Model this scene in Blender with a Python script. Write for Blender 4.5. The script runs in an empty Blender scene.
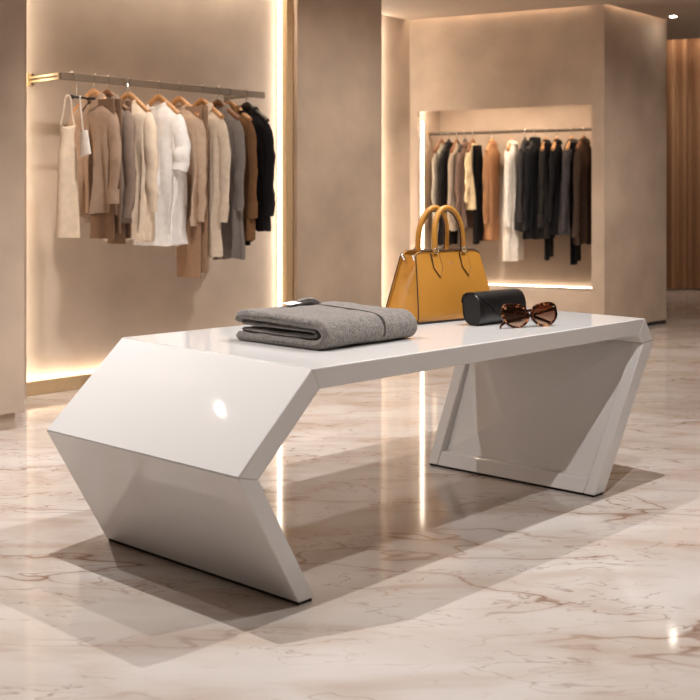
import bpy, math, random
from mathutils import Vector, Matrix, noise

scn = bpy.context.scene
COL = scn.collection
PI = math.pi
TH = math.radians(47.47)          # the shop's main axis, seen from above
CU, SU = math.cos(TH), math.sin(TH)

# ------------------------------------------------------------------ camera
cam_d = bpy.data.cameras.new('camera')
cam = bpy.data.objects.new('camera', cam_d)
COL.objects.link(cam)
cam.location = (0, 0, 1.0)
cam.rotation_euler = (PI / 2, 0, 0)
cam_d.sensor_width = 36
cam_d.lens = 36 * 1138 / 700
cam_d.shift_y = -145 / 700
cam_d.clip_end = 60
cam_d.dof.use_dof = True
cam_d.dof.focus_distance = 3.7
cam_d.dof.aperture_fstop = 5.0
scn.camera = cam

# ------------------------------------------------------------------ world, exposure
w = bpy.data.worlds.new('world')
scn.world = w
w.use_nodes = True
w.node_tree.nodes['Background'].inputs[0].default_value = (1.0, 0.91, 0.82, 1)
w.node_tree.nodes['Background'].inputs[1].default_value = 0.47
scn.view_settings.view_transform = 'Standard'
scn.view_settings.look = 'None'
scn.view_settings.gamma = 1.0
scn.view_settings.use_curve_mapping = False
scn.view_settings.exposure = 0.05
scn.cycles.use_denoising = True
scn.cycles.max_bounces = 10
scn.cycles.sample_clamp_indirect = 6.0

LED_POWER = 0.30
SPOT_POWER = 0.68
# ceiling downlights: x, y, target x, target y, power, cone, size
DOWNLIGHTS = [
    (-2.30, 4.10, -1.6, 4.6, 40, 95, 'above the pillar, washing the plaster front'),
    (-2.29, 4.69, -2.35, 5.2, 14, 80, 'in the bay on the far side of the pillar'),
    (-0.90, 3.30, -0.85, 3.35, 54, 120, 'over the folded end of the white table'),
    (0.90, 4.10, 0.85, 4.05, 62, 120, 'over the bag on the white table'),
    (0.95, 3.00, 0.92, 3.10, 30, 120, 'over the aisle in front of the white table'),
    (1.02, 8.15, 1.09, 9.35, 62, 62, 'washing the wall above the alcove'),
    (2.67, 9.40, 3.0, 9.2, 3, 60, 'beside the plaster column'),
    (-0.75, 5.15, -1.0, 6.0, 42, 90, 'in front of the hanging rail'),
    (0.95, 6.45, 0.1, 7.4, 48, 120, 'added out of view to brighten the plain plaster panel'),  # added washer, out of view, lifts the panel
    (3.90, 12.10, 3.6, 13.4, 34, 100, 'added out of view to brighten the brown curtain'),  # unseen lamp added to lighten the curtain
    (2.75, 7.30, 2.5, 8.2, 62, 125, 'added out of view to brighten the plaster column'),  # added wide wash for the column face, out of view
]

# ------------------------------------------------------------------ materials
def lin(c):
    c = c / 255.0
    return c / 12.92 if c <= 0.04045 else ((c + 0.055) / 1.055) ** 2.4

def rgb(r, g, b):
    return (lin(r), lin(g), lin(b), 1)

def new_mat(name):
    m = bpy.data.materials.new(name)
    m.use_nodes = True
    nt = m.node_tree
    return m, nt, nt.nodes['Principled BSDF']

def mat(name, col, rough=0.5, var=0.0, vscale=8.0, bump=0.0, bscale=60.0, metal=0.0, coat=0.0, spec=0.5, stretch=(1, 1, 1), sheen=0.0):
    m, nt, b = new_mat(name)
    b.inputs['Base Color'].default_value = col
    b.inputs['Roughness'].default_value = rough
    b.inputs['Metallic'].default_value = metal
    b.inputs['Coat Weight'].default_value = coat
    b.inputs['Coat Roughness'].default_value = 0.02
    b.inputs['Specular IOR Level'].default_value = spec
    if sheen:
        b.inputs['Sheen Weight'].default_value = sheen
    tc = nt.nodes.new('ShaderNodeTexCoord')
    mp = nt.nodes.new('ShaderNodeMapping')
    mp.inputs['Scale'].default_value = stretch
    nt.links.new(tc.outputs['Object'], mp.inputs[0])
    n = nt.nodes.new('ShaderNodeTexNoise')
    n.inputs['Scale'].default_value = vscale
    n.inputs['Detail'].default_value = 5
    nt.links.new(mp.outputs[0], n.inputs['Vector'])
    if var > 0:
        r = nt.nodes.new('ShaderNodeValToRGB')
        r.color_ramp.elements[0].position = 0.3
        r.color_ramp.elements[1].position = 0.7
        r.color_ramp.elements[0].color = tuple(c * (1 - var) for c in col[:3]) + (1,)
        r.color_ramp.elements[1].color = tuple(min(1, c * (1 + var)) for c in col[:3]) + (1,)
        nt.links.new(n.outputs['Fac'], r.inputs[0])
        nt.links.new(r.outputs[0], b.inputs['Base Color'])
    if bump > 0:
        n2 = nt.nodes.new('ShaderNodeTexNoise')
        n2.inputs['Scale'].default_value = bscale
        n2.inputs['Detail'].default_value = 3
        nt.links.new(mp.outputs[0], n2.inputs['Vector'])
        bp = nt.nodes.new('ShaderNodeBump')
        bp.inputs['Strength'].default_value = bump
        bp.inputs['Distance'].default_value = 0.01
        nt.links.new(n2.outputs['Fac'], bp.inputs['Height'])
        nt.links.new(bp.outputs[0], b.inputs['Normal'])
    return m

def emit(name, col, strength):
    m, nt, b = new_mat(name)
    b.inputs['Base Color'].default_value = (0.8, 0.75, 0.7, 1)
    b.inputs['Emission Color'].default_value = col
    b.inputs['Emission Strength'].default_value = strength
    return m

def marble():
    m, nt, b = new_mat('polished_marble')
    L = nt.links
    tc = nt.nodes.new('ShaderNodeTexCoord')
    mp = nt.nodes.new('ShaderNodeMapping')
    mp.inputs['Rotation'].default_value = (0, 0, 0.35)
    mp.inputs['Scale'].default_value = (0.6, 1.35, 1)
    L.new(tc.outputs['Object'], mp.inputs[0])
    wn = nt.nodes.new('ShaderNodeTexNoise')
    wn.inputs['Scale'].default_value = 2.2; wn.inputs['Detail'].default_value = 4
    L.new(mp.outputs[0], wn.inputs['Vector'])
    wm = nt.nodes.new('ShaderNodeVectorMath'); wm.operation = 'MULTIPLY_ADD'
    wm.inputs[1].default_value = (0.32, 0.32, 0)
    L.new(wn.outputs['Color'], wm.inputs[0]); L.new(mp.outputs[0], wm.inputs[2])
    def ridge(scale, width, detail, rough):
        n = nt.nodes.new('ShaderNodeTexNoise')
        n.inputs['Scale'].default_value = scale
        n.inputs['Detail'].default_value = detail
        n.inputs['Roughness'].default_value = rough
        L.new(wm.outputs[0], n.inputs['Vector'])
        s = nt.nodes.new('ShaderNodeMath'); s.operation = 'SUBTRACT'; s.inputs[1].default_value = 0.5
        L.new(n.outputs['Fac'], s.inputs[0])
        a = nt.nodes.new('ShaderNodeMath'); a.operation = 'ABSOLUTE'
        L.new(s.outputs[0], a.inputs[0])
        r = nt.nodes.new('ShaderNodeMapRange'); r.interpolation_type = 'SMOOTHSTEP'
        r.inputs[1].default_value = 0.0; r.inputs[2].default_value = width
        r.inputs[3].default_value = 1.0; r.inputs[4].default_value = 0.0
        L.new(a.outputs[0], r.inputs[0])
        return r.outputs[0]
    def cloud(scale, lo, hi):
        n = nt.nodes.new('ShaderNodeTexNoise')
        n.inputs['Scale'].default_value = scale; n.inputs['Detail'].default_value = 6
        n.inputs['Distortion'].default_value = 0.6
        L.new(mp.outputs[0], n.inputs['Vector'])
        r = nt.nodes.new('ShaderNodeMapRange'); r.interpolation_type = 'SMOOTHSTEP'
        r.inputs[1].default_value = lo; r.inputs[2].default_value = hi
        L.new(n.outputs['Fac'], r.inputs[0])
        return r.outputs[0]
    def mul(a, v):
        q = nt.nodes.new('ShaderNodeMath'); q.operation = 'MULTIPLY'
        L.new(a, q.inputs[0])
        if isinstance(v, (int, float)):
            q.inputs[1].default_value = v
        else:
            L.new(v, q.inputs[1])
        return q.outputs[0]
    def mix(fac, a, bcol):
        x = nt.nodes.new('ShaderNodeMix'); x.data_type = 'RGBA'
        L.new(fac, x.inputs['Factor'])
        if isinstance(a, tuple): x.inputs['A'].default_value = a
        else: L.new(a, x.inputs['A'])
        x.inputs['B'].default_value = bcol
        return x.outputs['Result']
    c = mix(cloud(1.8, 0.35, 0.7), FLOOR_A, FLOOR_B)
    c = mix(mul(cloud(4.0, 0.42, 0.72), 0.6), c, FLOOR_C)
    c = mix(mul(ridge(1.7, 0.05, 3, 0.5), mul(cloud(1.6, 0.4, 0.66), 0.42)), c, FLOOR_C)
    c = mix(mul(ridge(1.7, 0.009, 3, 0.5), mul(cloud(1.6, 0.4, 0.66), 0.85)), c, FLOOR_V)
    c = mix(mul(ridge(3.6, 0.011, 3, 0.55), mul(cloud(2.3, 0.44, 0.66), 0.7)), c, FLOOR_V)
    c = mix(mul(ridge(8.0, 0.014, 3, 0.55), mul(cloud(3.1, 0.42, 0.62), 0.6)), c, FLOOR_V)
    L.new(c, b.inputs['Base Color'])
    b.inputs['Roughness'].default_value = 0.07
    b.inputs['Specular IOR Level'].default_value = 0.62
    return m

FLOOR_A = rgb(213, 205, 200)
FLOOR_B = rgb(198, 187, 178)
FLOOR_C = rgb(180, 158, 140)
FLOOR_V = rgb(128, 92, 68)

def plaster(name, col, var=0.13):
    m = mat(name, col, 0.75, var, 3.2, 0.12, 9.0, spec=0.25)
    return m

M = {}
M['floor'] = marble()
M['plaster'] = plaster('beige_plaster', rgb(190, 170, 152))
M['plaster_niche'] = plaster('pale_plaster', rgb(200, 185, 171), 0.1)
M['ceiling'] = mat('ceiling_paint', rgb(176, 158, 142), 0.85, 0.02, 2)
M['gold'] = mat('brushed_gold_metal', rgb(200, 172, 134), 0.5, 0.05, 30, metal=0.2)
M['goldlit'] = mat('polished_brass', rgb(228, 204, 164), 0.35, 0.04, 30, metal=0.85)
M['bronze'] = mat('bronze_rail_metal', rgb(150, 134, 118), 0.45, 0.04, 30, metal=0.25)
M['rail_dark'] = mat('dark_bronze', rgb(84, 70, 58), 0.5, 0.03, 30, metal=0.2)
M['black'] = mat('black_plinth', rgb(26, 22, 20), 0.6)
M['led'] = emit('warm_led', (1.0, 0.86, 0.68, 1), 26 * LED_POWER)
M['led_hot'] = emit('bright_warm_led', (1.0, 0.89, 0.75, 1), 28 * LED_POWER)
M['led_cove'] = emit('cove_led', (1.0, 0.84, 0.64, 1), 75 * LED_POWER)
M['led_lintel'] = emit('lintel_led', (1.0, 0.87, 0.70, 1), 200 * LED_POWER)
M['lamp'] = emit('downlight_lens', (1.0, 0.90, 0.78, 1), 60)
M['lacquer'] = mat('white_gloss_lacquer', rgb(227, 224, 222), 0.05, 0.0, 3, coat=0.25, spec=0.5)
M['curtain'] = mat('brown_curtain', rgb(160, 118, 84), 0.9, 0.12, 6, stretch=(8, 8, 0.3))
M['wood'] = mat('hanger_wood', rgb(188, 138, 88), 0.42, 0.2, 14, stretch=(1, 5, 5))
M['wood_dark'] = mat('walnut_hanger_wood', rgb(120, 76, 42), 0.45, 0.2, 14, stretch=(1, 5, 5))
M['wood_black'] = mat('black_hanger_wood', rgb(30, 26, 24), 0.45)
M['chrome'] = mat('chrome', rgb(215, 210, 205), 0.2, metal=1.0)
M['leather'] = mat('mustard_leather', rgb(177, 121, 43), 0.45, 0.06, 5, 0.06, 120, coat=0.08)
M['leather_in'] = mat('brown_leather_lining', rgb(98, 52, 24), 0.6)
M['edge'] = mat('dark_edge_paint', rgb(40, 24, 16), 0.5)
M['case'] = mat('black_case_leather', rgb(15, 14, 14), 0.4, 0.05, 20, 0.05, 150)
M['knit'] = mat('grey_marl_knit', rgb(124, 117, 112), 0.95, 0.28, 85, 0.7, 170, spec=0.1, sheen=0.3)
M['knit_dark'] = mat('dark_grey_knit', rgb(78, 73, 70), 0.95, 0.2, 60, spec=0.1)  # seam tone, also the painted shade in the neck opening
M['label'] = mat('white_label', rgb(236, 234, 232), 0.6)

def tortoise():
    m, nt, b = new_mat('tortoiseshell_acetate')
    tc = nt.nodes.new('ShaderNodeTexCoord')
    n = nt.nodes.new('ShaderNodeTexNoise')
    n.inputs['Scale'].default_value = 62
    n.inputs['Detail'].default_value = 2
    n.inputs['Distortion'].default_value = 0.8
    nt.links.new(tc.outputs['Object'], n.inputs['Vector'])
    r = nt.nodes.new('ShaderNodeValToRGB')
    e = r.color_ramp.elements
    e[0].position = 0.49; e[0].color = rgb(28, 14, 9)
    e[1].position = 0.72; e[1].color = rgb(226, 160, 110)
    x = e.new(0.585); x.color = rgb(96, 44, 20)
    nt.links.new(n.outputs['Fac'], r.inputs[0])
    nt.links.new(r.outputs[0], b.inputs['Base Color'])
    b.inputs['Roughness'].default_value = 0.12
    return m

M['tortoise'] = tortoise()

def lens_mat():
    m, nt, b = new_mat('brown_tinted_lens')
    out = nt.nodes['Material Output']
    tr = nt.nodes.new('ShaderNodeBsdfTransparent')
    tc = nt.nodes.new('ShaderNodeTexCoord')
    sp = nt.nodes.new('ShaderNodeSeparateXYZ')
    nt.links.new(tc.outputs['Object'], sp.inputs[0])
    mr = nt.nodes.new('ShaderNodeMapRange')
    mr.inputs[1].default_value = -0.035; mr.inputs[2].default_value = 0.03
    nt.links.new(sp.outputs['Z'], mr.inputs[0])
    mx = nt.nodes.new('ShaderNodeMix'); mx.data_type = 'RGBA'     # a gradient-tinted lens
    mx.inputs['A'].default_value = rgb(240, 222, 208)
    mx.inputs['B'].default_value = rgb(168, 120, 96)
    nt.links.new(mr.outputs[0], mx.inputs['Factor'])
    nt.links.new(mx.outputs['Result'], tr.inputs[0])
    gl = nt.nodes.new('ShaderNodeBsdfGlossy')
    gl.inputs['Roughness'].default_value = 0.03
    ms = nt.nodes.new('ShaderNodeMixShader'); ms.inputs[0].default_value = 0.09
    nt.links.new(tr.outputs[0], ms.inputs[1]); nt.links.new(gl.outputs[0], ms.inputs[2])
    nt.links.new(ms.outputs[0], out.inputs[0])
    return m

M['lens'] = lens_mat()

CLOTH = {}
def cloth(r, g, b, rough=0.92, var=0.07):
    k = (r, g, b)
    if k not in CLOTH:
        CLOTH[k] = mat('fabric_%d' % (len(CLOTH) + 1), rgb(r, g, b), rough, var, 30, 0.15, 220, spec=0.12, sheen=0.0)
    return CLOTH[k]

# ------------------------------------------------------------------ mesh helpers
def link(name, verts, faces, m, parent=None, smooth=None, bevel=0.0, segs=2, loc=None, rot=None, subd=0):
    me = bpy.data.meshes.new(name)
    me.from_pydata([tuple(v) for v in verts], [], faces)
    me.update()
    import bmesh
    bm = bmesh.new(); bm.from_mesh(me)
    bmesh.ops.recalc_face_normals(bm, faces=bm.faces)
    bm.to_mesh(me); bm.free()
    o = bpy.data.objects.new(name, me)
    COL.objects.link(o)
    if m: me.materials.append(m)
    if parent is not None: o.parent = parent
    if loc is not None: o.location = loc
    if rot is not None: o.rotation_euler = rot
    if smooth is not None:
        for p in me.polygons: p.use_smooth = True
        me.set_sharp_from_angle(angle=math.radians(smooth))
    if bevel > 0:
        b = o.modifiers.new('edge', 'BEVEL')
        b.width = bevel; b.segments = segs; b.limit_method = 'ANGLE'; b.angle_limit = math.radians(30)
        b.harden_normals = False
        for p in me.polygons: p.use_smooth = True
        me.set_sharp_from_angle(angle=math.radians(35))
    if subd:
        s = o.modifiers.new('soft', 'SUBSURF'); s.levels = subd; s.render_levels = subd
    return o

def thing(name, label, cat, loc=(0, 0, 0), rz=0.0, group=None):
    o = bpy.data.objects.new(name, None)
    COL.objects.link(o)
    o.location = loc; o.rotation_euler = (0, 0, rz)
    o.empty_display_size = 0.1
    return tag(o, label, cat, group)

def tag(o, label, cat, group=None):
    o['label'] = label; o['category'] = cat
    if group: o['group'] = group
    return o

def struct(o):
    o['kind'] = 'structure'
    return o

class MB:
    """collects geometry for one mesh object"""
    def __init__(s): s.v = []; s.f = []
    def add(s, vs, fs):
        k = len(s.v); s.v += [Vector(v) for v in vs]; s.f += [tuple(i + k for i in f) for f in fs]
        return s
    def box(s, x0, x1, y0, y1, z0, z1):
        return s.add([(x0, y0, z0), (x1, y0, z0), (x1, y1, z0), (x0, y1, z0), (x0, y0, z1), (x1, y0, z1), (x1, y1, z1), (x0, y1, z1)],
                     [(0, 3, 2, 1), (4, 5, 6, 7), (0, 1, 5, 4), (1, 2, 6, 5), (2, 3, 7, 6), (3, 0, 4, 7)])
    def hexa(s, p):
        return s.add(p, [(0, 3, 2, 1), (4, 5, 6, 7), (0, 1, 5, 4), (1, 2, 6, 5), (2, 3, 7, 6), (3, 0, 4, 7)])
    def loft(s, rings, cap0=True, cap1=True, closed=True):
        n = len(rings[0]); k = len(s.v)
        for r in rings: s.v += [Vector(p) for p in r]
        for i in range(len(rings) - 1):
            for j in range(n if closed else n - 1):
                a = k + i * n + j; b = k + i * n + (j + 1) % n
                s.f.append((a, b, b + n, a + n))
        if cap0: s.f.append(tuple(k + j for j in reversed(range(n))))
        if cap1: s.f.append(tuple(k + (len(rings) - 1) * n + j for j in range(n)))
        return s
    def tube(s, pts, rad, n=10, ry=None, up=None, closed=False):
        pts = [Vector(p) for p in pts]
        m = len(pts)
        rings = []
        prev = None
        for i, p in enumerate(pts):
            if closed:
                t = (pts[(i + 1) % m] - pts[i - 1]).normalized()
            else:
                t = (pts[min(i + 1, m - 1)] - pts[max(i - 1, 0)]).normalized()
            if up is not None:
                a = Vector(up)
            else:
                a = prev if prev is not None else (Vector((0, 0, 1)) if abs(t.z) < 0.9 else Vector((0, 1, 0)))
            a = (a - t * a.dot(t)).normalized()
            prev = a
            b = t.cross(a)
            r1 = rad(i / (m - 1)) if callable(rad) else rad
            r2 = r1 if ry is None else (ry(i / (m - 1)) if callable(ry) else ry)
            rings.append([p + a * (r1 * math.cos(2 * PI * j / n)) + b * (r2 * math.sin(2 * PI * j / n)) for j in range(n)])
        if closed:
            rings.append(rings[0])
            return s.loft(rings, False, False)
        return s.loft(rings)
    def disc(s, cx, cy, z0, z1, r, n=24):
        a = [(cx + r * math.cos(2 * PI * j / n), cy + r * math.sin(2 * PI * j / n), z0) for j in range(n)]
        b = [(x, y, z1) for x, y, _ in a]
        return s.loft([a, b])
    def out(s, name, m, parent=None, **k):
        return link(name, s.v, s.f, m, parent, **k)

def spline(pts, n):
    """Catmull-Rom through 2D/3D points"""
    P = [Vector(p) for p in pts]
    P = [P[0] * 2 - P[1]] + P + [P[-1] * 2 - P[-2]]
    out = []
    m = len(P) - 3
    for i in range(m):
        for k in range(n):
            t = k / n
            a, b, c, d = P[i:i + 4]
            out.append(0.5 * ((2 * b) + (c - a) * t + (2 * a - 5 * b + 4 * c - d) * t * t + (3 * b - a - 3 * c + d) * t ** 3))
    out.append(P[-2].copy())
    return out

def uv(u, v, z=0.0):
    return Vector((u * CU - v * SU, u * SU + v * CU, z))

# ================================================================== the setting
RZ = (0, 0, TH)
CEIL = 2.56

fl = MB().add([(-7, -4.5, 0), (7.5, -4.5, 0), (7.5, 14.2, 0), (-7, 14.2, 0), (-7, -4.5, -0.1), (7.5, -4.5, -0.1), (7.5, 14.2, -0.1), (-7, 14.2, -0.1)],
              [(0, 1, 2, 3), (7, 6, 5, 4), (0, 4, 5, 1), (1, 5, 6, 2), (2, 6, 7, 3), (3, 7, 4, 0)])
struct(fl.out('floor', M['floor']))

# back wall frame: s along the wall, d into the wall
BP = Vector((0.509, 9.65, 0))
BR = math.atan2(-0.76, 1.483)
BROT = (0, 0, BR)
def bw(s, d, z=0.0):
    return BP + Vector((math.cos(BR) * s - math.sin(BR) * d, math.sin(BR) * s + math.cos(BR) * d, z))

# low ceiling: stops short of the walls it washes with light, and ends before the curtain
struct(MB().loft([[(-7, -4.5, z), (7.5, -4.5, z), (7.5, 9.05, z), (3.0, 10.76, z), (2.2, 11.06, z), (2.2, 10.3, z), (2.70, 9.62, z), (2.0, 8.84, z),
                   (0.49, 9.61, z), (0.25, 9.3, z), (-0.2, 9.3, z), (-7, 9.3, z)] for z in (CEIL, CEIL + 0.16)]).out('ceiling', M['ceiling']))
struct(MB().box(-3.0, 8, 8.2, 14.6, 3.06, 3.16).out('ceiling_upper', M['ceiling']))

# pillar of plaster near the left edge, on a recessed plinth
struct(MB().box(2.03, 2.775, 4.53, 5.6, 0.075, 3.0).out('wall_pillar', M['plaster'], rot=RZ))
struct(MB().box(2.06, 2.745, 4.56, 5.55, 0.0, 0.075).out('baseboard_pillar', M['plaster'], rot=RZ))
struct(MB().box(-2.5, 2.4, 5.62, 5.74, 0.0, 2.7).out('wall_side', M['plaster'], rot=RZ))
# niche with the hanging rail
struct(MB().box(2.3, 5.35, 5.32, 5.45, 0.0, 3.0).out('wall_niche', M['plaster_niche'], rot=RZ))
struct(MB().box(2.3, 3.2, 5.20, 5.32, 0.0, 3.0).out('wall_niche_jamb', M['plaster'], rot=RZ))
struct(MB().box(3.2, 5.10, 5.262, 5.272, 0.0, 0.074).box(3.2, 5.10, 5.272, 5.32, 0.0, 0.055).out('baseboard_niche', M['gold'], rot=RZ, bevel=0.003))
# gold trim that frames the niche, and the plaster panel beyond it
struct(MB().box(5.098, 5.155, 5.225, 5.335, 0.0, 3.0).out('trim_1', M['gold'], rot=RZ, bevel=0.004))
struct(MB().box(5.157, 5.985, 5.19, 5.5, 0.0, 3.0).out('wall_panel', M['plaster'], rot=RZ))
# return wall behind the panel
a = Vector((0.10, 9.31, 0)); b = Vector((0.5085, 9.65, 0))
q = (b - a).normalized(); nrm = Vector((-q.y, q.x, 0))
struct(MB().loft([[p + Vector((0, 0, z)) for p in (a, b, b + nrm * 0.12, a + nrm * 0.12)] for z in (0, 3.05)]).out('wall_return', M['plaster']))

# back wall with the clothes alcove
A0, A1, AZ0, AZ1, AD = 0.074, 1.562, 0.312, 1.79, 0.48
t = MB()
t.box(0.0, A0, 0, 0.62, 0, 3.05)                 # pier beside the alcove
t.box(A0, A1, 0, 0.04, AZ1, 3.05)                # wall above, with a slot for the light behind its lower edge
t.box(A0, A1, 0.04, 0.62, AZ1 + 0.04, 3.05)
t.box(A0, A1, 0, 0.62, 0, AZ0)                   # wall below
t.box(A0, A1, AD, 0.62, AZ0, AZ1 + 0.05)                # back of the alcove
t.box(A1, 1.60, 0, 0.62, 0, 3.05)
struct(t.out('wall_back', M['plaster'], loc=BP, rot=BROT))
# column at the end of the back wall
p0 = bw(1.564, -0.012); p1 = bw(1.664, -0.012); p2 = p1 + Vector((CU, SU, 0)) * 1.03; p3 = p0 + Vector((CU, SU, 0)) * 1.03
struct(MB().loft([[p + Vector((0, 0, z)) for p in (p0, p1, p2, p3)] for z in (0.03, 3.05)]).out('wall_column', M['plaster']))
cc = (p0 + p1 + p2 + p3) / 4
struct(MB().loft([[cc + (p - cc) * 0.975 + Vector((0, 0, z)) for p in (p0, p1, p2, p3)] for z in (0, 0.03)]).out('baseboard_column', M['black']))
struct(MB().box(2.2, 7.4, 12.96, 12.99, 2.92, 3.06).out('strip_shield', M['ceiling']))  # unseen lip added to block the curtain strip's reflection on the floor
# wall behind the curtain, and shop walls beyond the picture
struct(MB().box(1.5, 8.0, 13.75, 13.85, 0, 3.06).out('wall_far', M['plaster']))
struct(MB().box(7.4, 7.5, -4.5, 13.75, 0, 3.06).out('wall_right', M['plaster']))
struct(MB().box(-7, -6.9, -4.5, 9.3, 0, 2.56).out('wall_left', M['plaster']))

# curtain
rings = []
NC = 420
front, back = [], []
for i in range(NC + 1):
    x = 2.2 + 4.6 * i / NC
    y = 13.42 + 0.055 * math.sin(x * 44 + 1.3 * math.sin(x * 7)) + 0.03 * math.sin(x * 19 + 1)
    front.append((x, y)); back.append((x, y + 0.012))
ringz = [[(x, y, z) for x, y in front] + [(x, y, z) for x, y in reversed(back)] for z in (0.012, 0.8, 1.6, 2.4, 3.05)]
tag(MB().loft(ringz).out('curtain', M['curtain'], smooth=60), 'floor-length brown pleated curtain hanging behind the plaster column', 'curtain')

# ================================================================== light strips
def strip(name_label, mb, m='led', loc=None, rot=RZ):
    return tag(mb.out('light_strip', M[m], loc=loc, rot=rot), name_label, 'light strip')

strip('glowing vertical light strip between the pillar and the niche wall', MB().box(3.2, 3.212, 5.25, 5.30, 0.072, 2.9), 'led')
strip('bright vertical light strip against the gold trim of the niche', MB().box(5.090, 5.098, 5.276, 5.30, 0.072, 2.9), 'led_hot')
strip('thin light strip glowing on top of the gold baseboard', MB().box(3.22, 5.05, 5.285, 5.300, 0.0552, 0.060), 'led_cove')
strip('light strip along the niche ceiling above the hanging rail', MB().box(3.25, 5.0, 5.235, 5.262, 2.53, 2.545), 'led_lintel')
qz = [(a + q * s + nrm * d) for s, d in ((0.115, -0.05), (0.135, -0.05), (0.135, -0.035), (0.115, -0.035))]
strip('vertical light strip on the return wall beside the plain panel', MB().loft([[p + Vector((0, 0, z)) for p in qz] for z in (0.0, 2.56)]), 'led_lintel', rot=(0, 0, 0))
strip('light strip under the lintel inside the clothes alcove', MB().box(A0 + 0.02, A1 - 0.02, 0.044, 0.066, AZ1 + 0.028, AZ1 + 0.036), 'led_lintel', loc=BP, rot=BROT)
strip('vertical light strip down the side wall of the clothes alcove', MB().box(A0, A0 + 0.008, 0.06, 0.10, AZ0 + 0.02, AZ1 - 0.08), 'led', loc=BP, rot=BROT)
strip('light strip along the back of the clothes alcove sill', MB().box(A0 + 0.02, A1 - 0.02, AD - 0.03, AD - 0.012, AZ0, AZ0 + 0.006), 'led', loc=BP, rot=BROT)
strip('hidden ceiling light strip washing the back wall', MB().box(0.02, 1.55, -0.03, -0.008, 2.66, 2.675), 'led_cove', loc=BP, rot=BROT)
g = Vector((CU, SU, 0)); h = Vector((SU, -CU, 0))
qz = [p1 + g * 0.03 + h * 0.008, p1 + g * 1.0 + h * 0.008, p1 + g * 1.0 + h * 0.03, p1 + g * 0.03 + h * 0.03]
strip('hidden ceiling light strip washing the plaster column', MB().loft([[p + Vector((0, 0, z)) for p in qz] for z in (2.66, 2.675)]), 'led_cove', rot=(0, 0, 0))
strip('hidden ceiling light strip over the brown curtain', MB().box(2.3, 6.6, 13.12, 13.26, 3.03, 3.05), 'led_hot', rot=(0, 0, 0))

# ================================================================== downlights
for i, (x, y, tx, ty, pw, cone, where) in enumerate(DOWNLIGHTS):
    e = thing('ceiling_downlight', 'round recessed ceiling downlight ' + where, 'ceiling light', (x, y, CEIL if y < 11 else 3.06))
    n = 28
    prof = [(0.029, 0.004), (0.029, -0.004), (0.075, -0.006), (0.078, 0.0)]
    rr = [[(r * math.cos(2 * PI * j / n), r * math.sin(2 * PI * j / n), z) for j in range(n)] for r, z in prof]
    MB().loft(rr, False, False).out('trim_ring', M['ceiling'], e, smooth=40)
    MB().disc(0, 0, -0.003, 0.002, 0.028).out('lamp_lens', M['lamp'], e)
    ld = bpy.data.lights.new('downlight_beam', 'SPOT')
    ld.energy = pw * SPOT_POWER * 4
    ld.color = (1.0, 0.975, 0.955) if y < 4.5 else (1.0, 0.92, 0.83)
    ld.spot_size = math.radians(cone)
    ld.spot_blend = 0.6 if y < 5 else 1.0
    ld.shadow_soft_size = 0.012 if y < 5 else 0.05
    lo = bpy.data.objects.new('downlight_beam', ld)
    COL.objects.link(lo)
    lo.parent = e
    lo.location = (0, 0, -0.02)
    d = Vector((tx - x, ty - y, -CEIL))
    lo.rotation_euler = d.to_track_quat('-Z', 'Y').to_euler()

# ================================================================== the white table
TO = Vector((2.9, 2.45, 0))
tb = thing('display_table', 'glossy white angular display table with folded slab legs on the marble floor', 'table', uv(TO.x, TO.y), TH)
def tl(u, v, z): return Vector((u - TO.x, v - TO.y, z))
VF = 2.01
HT = 0.587
# front profile (u, z) and the back of each point (u, v)
T_o, T_i = (2.048, HT), (2.0786, 0.5327)
C_o, C_i = (3.781, HT), (3.7363, 0.5303)
K_o, K_i = (1.8004, 0.3548), (1.8678, 0.3391)
B_o, B_i = (2.0034, 0.008), (2.0605, 0.008)
R_o, R_i = (3.8494, 0.5023), (3.7698, 0.4966)
G_o, G_i = (3.4958, 0.008), (3.4256, 0.008)
def band(a, b, vb_a, vb_b, du_a=0.0, du_b=0.0):
    """slab between the profile pairs a and b: front at VF, back at its own depth"""
    (ao, ai), (bo, bi) = a, b
    return [tl(ao[0], VF, ao[1]), tl(bo[0], VF, bo[1]), tl(bi[0], VF, bi[1]), tl(ai[0], VF, ai[1]),
            tl(ao[0] + du_a, vb_a, ao[1]), tl(bo[0] + du_b, vb_b, bo[1]), tl(bi[0] + du_b, vb_b, bi[1]), tl(ai[0] + du_a, vb_a, ai[1])]
BEV = 0.0035
VT, VC, VK, VB, VR, VG = 2.926, 2.896, 2.848, 2.828, 2.885, 2.737
MB().hexa(band((T_o, T_i), (C_o, C_i), VT, VC, 0.088, 0.111)).out('table_top', M['lacquer'], tb, bevel=BEV)
MB().hexa(band((K_o, K_i), (T_o, T_i), VK, VT, 0.014, 0.088)).out('slanted_panel', M['lacquer'], tb, bevel=BEV)
lg = MB().hexa(band((B_o, B_i), (K_o, K_i), VB, VK, 0.005, 0.014)).out('leg', M['lacquer'], tb, bevel=BEV)
lg['label'] = 'solid slanted slab leg'
MB().hexa([tl(2.008, VF + 0.006, 0), tl(2.055, VF + 0.006, 0), tl(2.06, VB - 0.006, 0), tl(2.012, VB - 0.006, 0),
           tl(2.008, VF + 0.006, 0.009), tl(2.055, VF + 0.006, 0.009), tl(2.06, VB - 0.006, 0.009), tl(2.012, VB - 0.006, 0.009)]).out('foot', M['black'], lg)
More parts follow.
